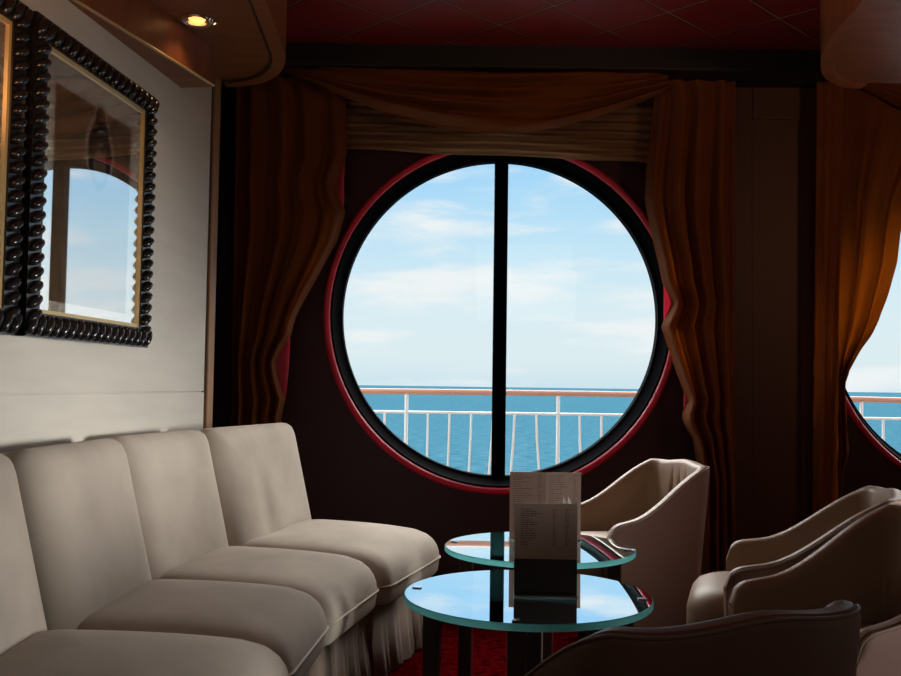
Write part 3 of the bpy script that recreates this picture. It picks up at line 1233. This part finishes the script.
# ------------------------------------------------------------------ pictures on the left wall
def picture(label, u0, u1, z0, z1):
    cu = (u0 + u1) / 2
    base = P0 + U * cu + N * .011 + Vector((0, 0, (z0 + z1) / 2))
    root = thing('framed_picture', label, 'picture', base, 0, 'framed pictures on the left wall')
    root.rotation_euler = (0, 0, PI / 2 - ANG + math.radians(1.2))
    # local x = along U, local y = away from the room (-N)
    w, h = (u1 - u0) / 2, (z1 - z0) / 2
    fw = .072
    bm = bmesh.new()
    # moulding: back board, raised roll
    for (a0, a1, b0, b1) in ((-w, w, h - fw, h), (-w, w, -h, -h + fw), (-w, -w + fw, -h + fw, h - fw), (w - fw, w, -h + fw, h - fw)):
        box(bm, a0, a1, -.030, -.002, b0, b1)
    # carved twisted beads round the frame
    def bead(cx, cz, ax):
        vs0 = len(bm.verts)
        r_ = bmesh.ops.create_uvsphere(bm, u_segments=12, v_segments=8, radius=1)
        if ax == 'h':
            mx = Matrix.Translation((cx, -.034, cz)) @ Matrix.Rotation(math.radians(30), 4, 'Y') @ Matrix.Diagonal((.015, .020, .036, 1))
        else:
            mx = Matrix.Translation((cx, -.034, cz)) @ Matrix.Rotation(math.radians(-30), 4, 'Y') @ Matrix.Diagonal((.036, .020, .015, 1))
        bmesh.ops.transform(bm, matrix=mx, verts=r_['verts'])
    nh = int(2 * w / .046)
    for i in range(nh):
        x = -w + .02 + (2 * w - .04) * i / (nh - 1)
        bead(x, h - .038, 'h'); bead(x, -h + .036, 'h')
    nv = int(2 * h / .040)
    for i in range(1, nv - 1):
        z = -h + .02 + (2 * h - .04) * i / (nv - 1)
        bead(w - .036, z, 'v'); bead(-w + .036, z, 'v')
    obj('frame', bm, M['ebony'], root)
    bm = bmesh.new()
    g = .012
    iw, ih = w - fw, h - fw
    for (a0, a1, b0, b1) in ((-iw, iw, ih - g, ih), (-iw, iw, -ih, -ih + g), (-iw, -iw + g, -ih + g, ih - g), (iw - g, iw, -ih + g, ih - g)):
        box(bm, a0, a1, -.024, -.004, b0, b1)
    obj('gilt_slip', bm, M['gold'], root, smooth=False)
    bm = bmesh.new(); box(bm, -iw + g, iw - g, -.010, -.003, -ih + g, ih - g)
    obj('mount', bm, M['mat'], root, smooth=False)
    # print: brown ground with a dark draped figure outlined in pale paint
    bm = bmesh.new(); pw, pt, pbm = iw - .085, ih - .09, -ih + .045
    box(bm, -pw, pw, -.0115, -.0102, pbm, pt)
    pr = obj('print', bm, M['print'], root, smooth=False)

    def blob(name, pts, y, m):
        bm = bmesh.new()
        a = [bm.verts.new((x, y, z)) for x, z in pts]
        b = [bm.verts.new((x, y - .0006, z)) for x, z in pts]
        bm.faces.new(a); bm.faces.new(b[::-1])
        for i in range(len(a)):
            bm.faces.new((a[i], a[(i + 1) % len(a)], b[(i + 1) % len(a)], b[i]))
        obj(name, bm, m, pr, smooth=False)
    fx, ft = .03, pt + .01
    half = [(0, 0), (.030, -.015), (.036, -.05), (.055, -.075), (.078, -.12), (.085, -.17), (.075, -.22), (.045, -.26), (.0, -.29)]
    outl = [(fx + x * 1.18 + .004, ft + z + .012) for x, z in half] + [(fx - x * 1.18 - .004, ft + z + .012) for x, z in half[1:-1][::-1]]
    inn = [(fx + x, ft + z) for x, z in half] + [(fx - x, ft + z) for x, z in half[1:-1][::-1]]
    blob('pale_outline', outl, -.0117, M['printpale'])
    blob('dark_figure', inn, -.0125, M['printdark'])
    blob('tan_oval', [(fx + .045 * math.cos(k * PI / 10), ft - .205 + .058 * math.sin(k * PI / 10)) for k in range(20)], -.0133, M['printskin'])
    for zz, ww in ((-.05, .014), (-.09, .020), (-.135, .012)):
        blob('pale_mark', [(fx - ww, ft + zz), (fx + ww, ft + zz + .006), (fx + ww * .8, ft + zz + .014), (fx - ww * .6, ft + zz + .010)], -.0133, M['printpale'])
    bm = bmesh.new(); box(bm, -iw + g * .5, iw - g * .5, -.018, -.0165, -ih + g * .5, ih - g * .5)
    obj('glass', bm, M['picpane'], root, smooth=False)
    return root


picture('black carved frame with gilt slip nearest the curtain, window reflected in its glass', -1.225, -.385, 1.242, 2.195)
picture('black carved picture frame cut off by the left edge of the photo', -2.080, -1.238, 1.242, 2.200)

# ------------------------------------------------------------------ recessed downlight
q = at(197, 19, 3.0)
d_ = (q - Vector((0, 0, EYE)))
q = Vector((0, 0, EYE)) + d_ * ((SZ - EYE) / d_.z)
dl = thing('downlight', 'small round chrome downlight glowing in the wooden soffit', 'ceiling light', (q.x, q.y, SZ))
bm = bmesh.new()
lathe(bm, [(.042, -.001), (.060, -.001), (.062, -.006), (.056, -.012), (.044, -.010), (.042, -.001)], 40)
obj('ring', bm, M['chrome'], dl)
bm = bmesh.new()
lathe(bm, [(.0005, -.016), (.016, -.014), (.028, -.008), (.032, -.0005)], 28)
obj('bulb', bm, M['bulb'], dl)
bm = bmesh.new()
tube(bm, [(.05, 0, -.010), (.066, 0, -.020), (.078, 0, -.012)], .006, 8)
obj('clip', bm, M['chrome'], dl)
lamp('downlight_glow', 'SPOT', (q.x, q.y, SZ - .03), 1.5, (1.0, .55, .25), .03, (0, 0, 0), math.radians(120), .9)
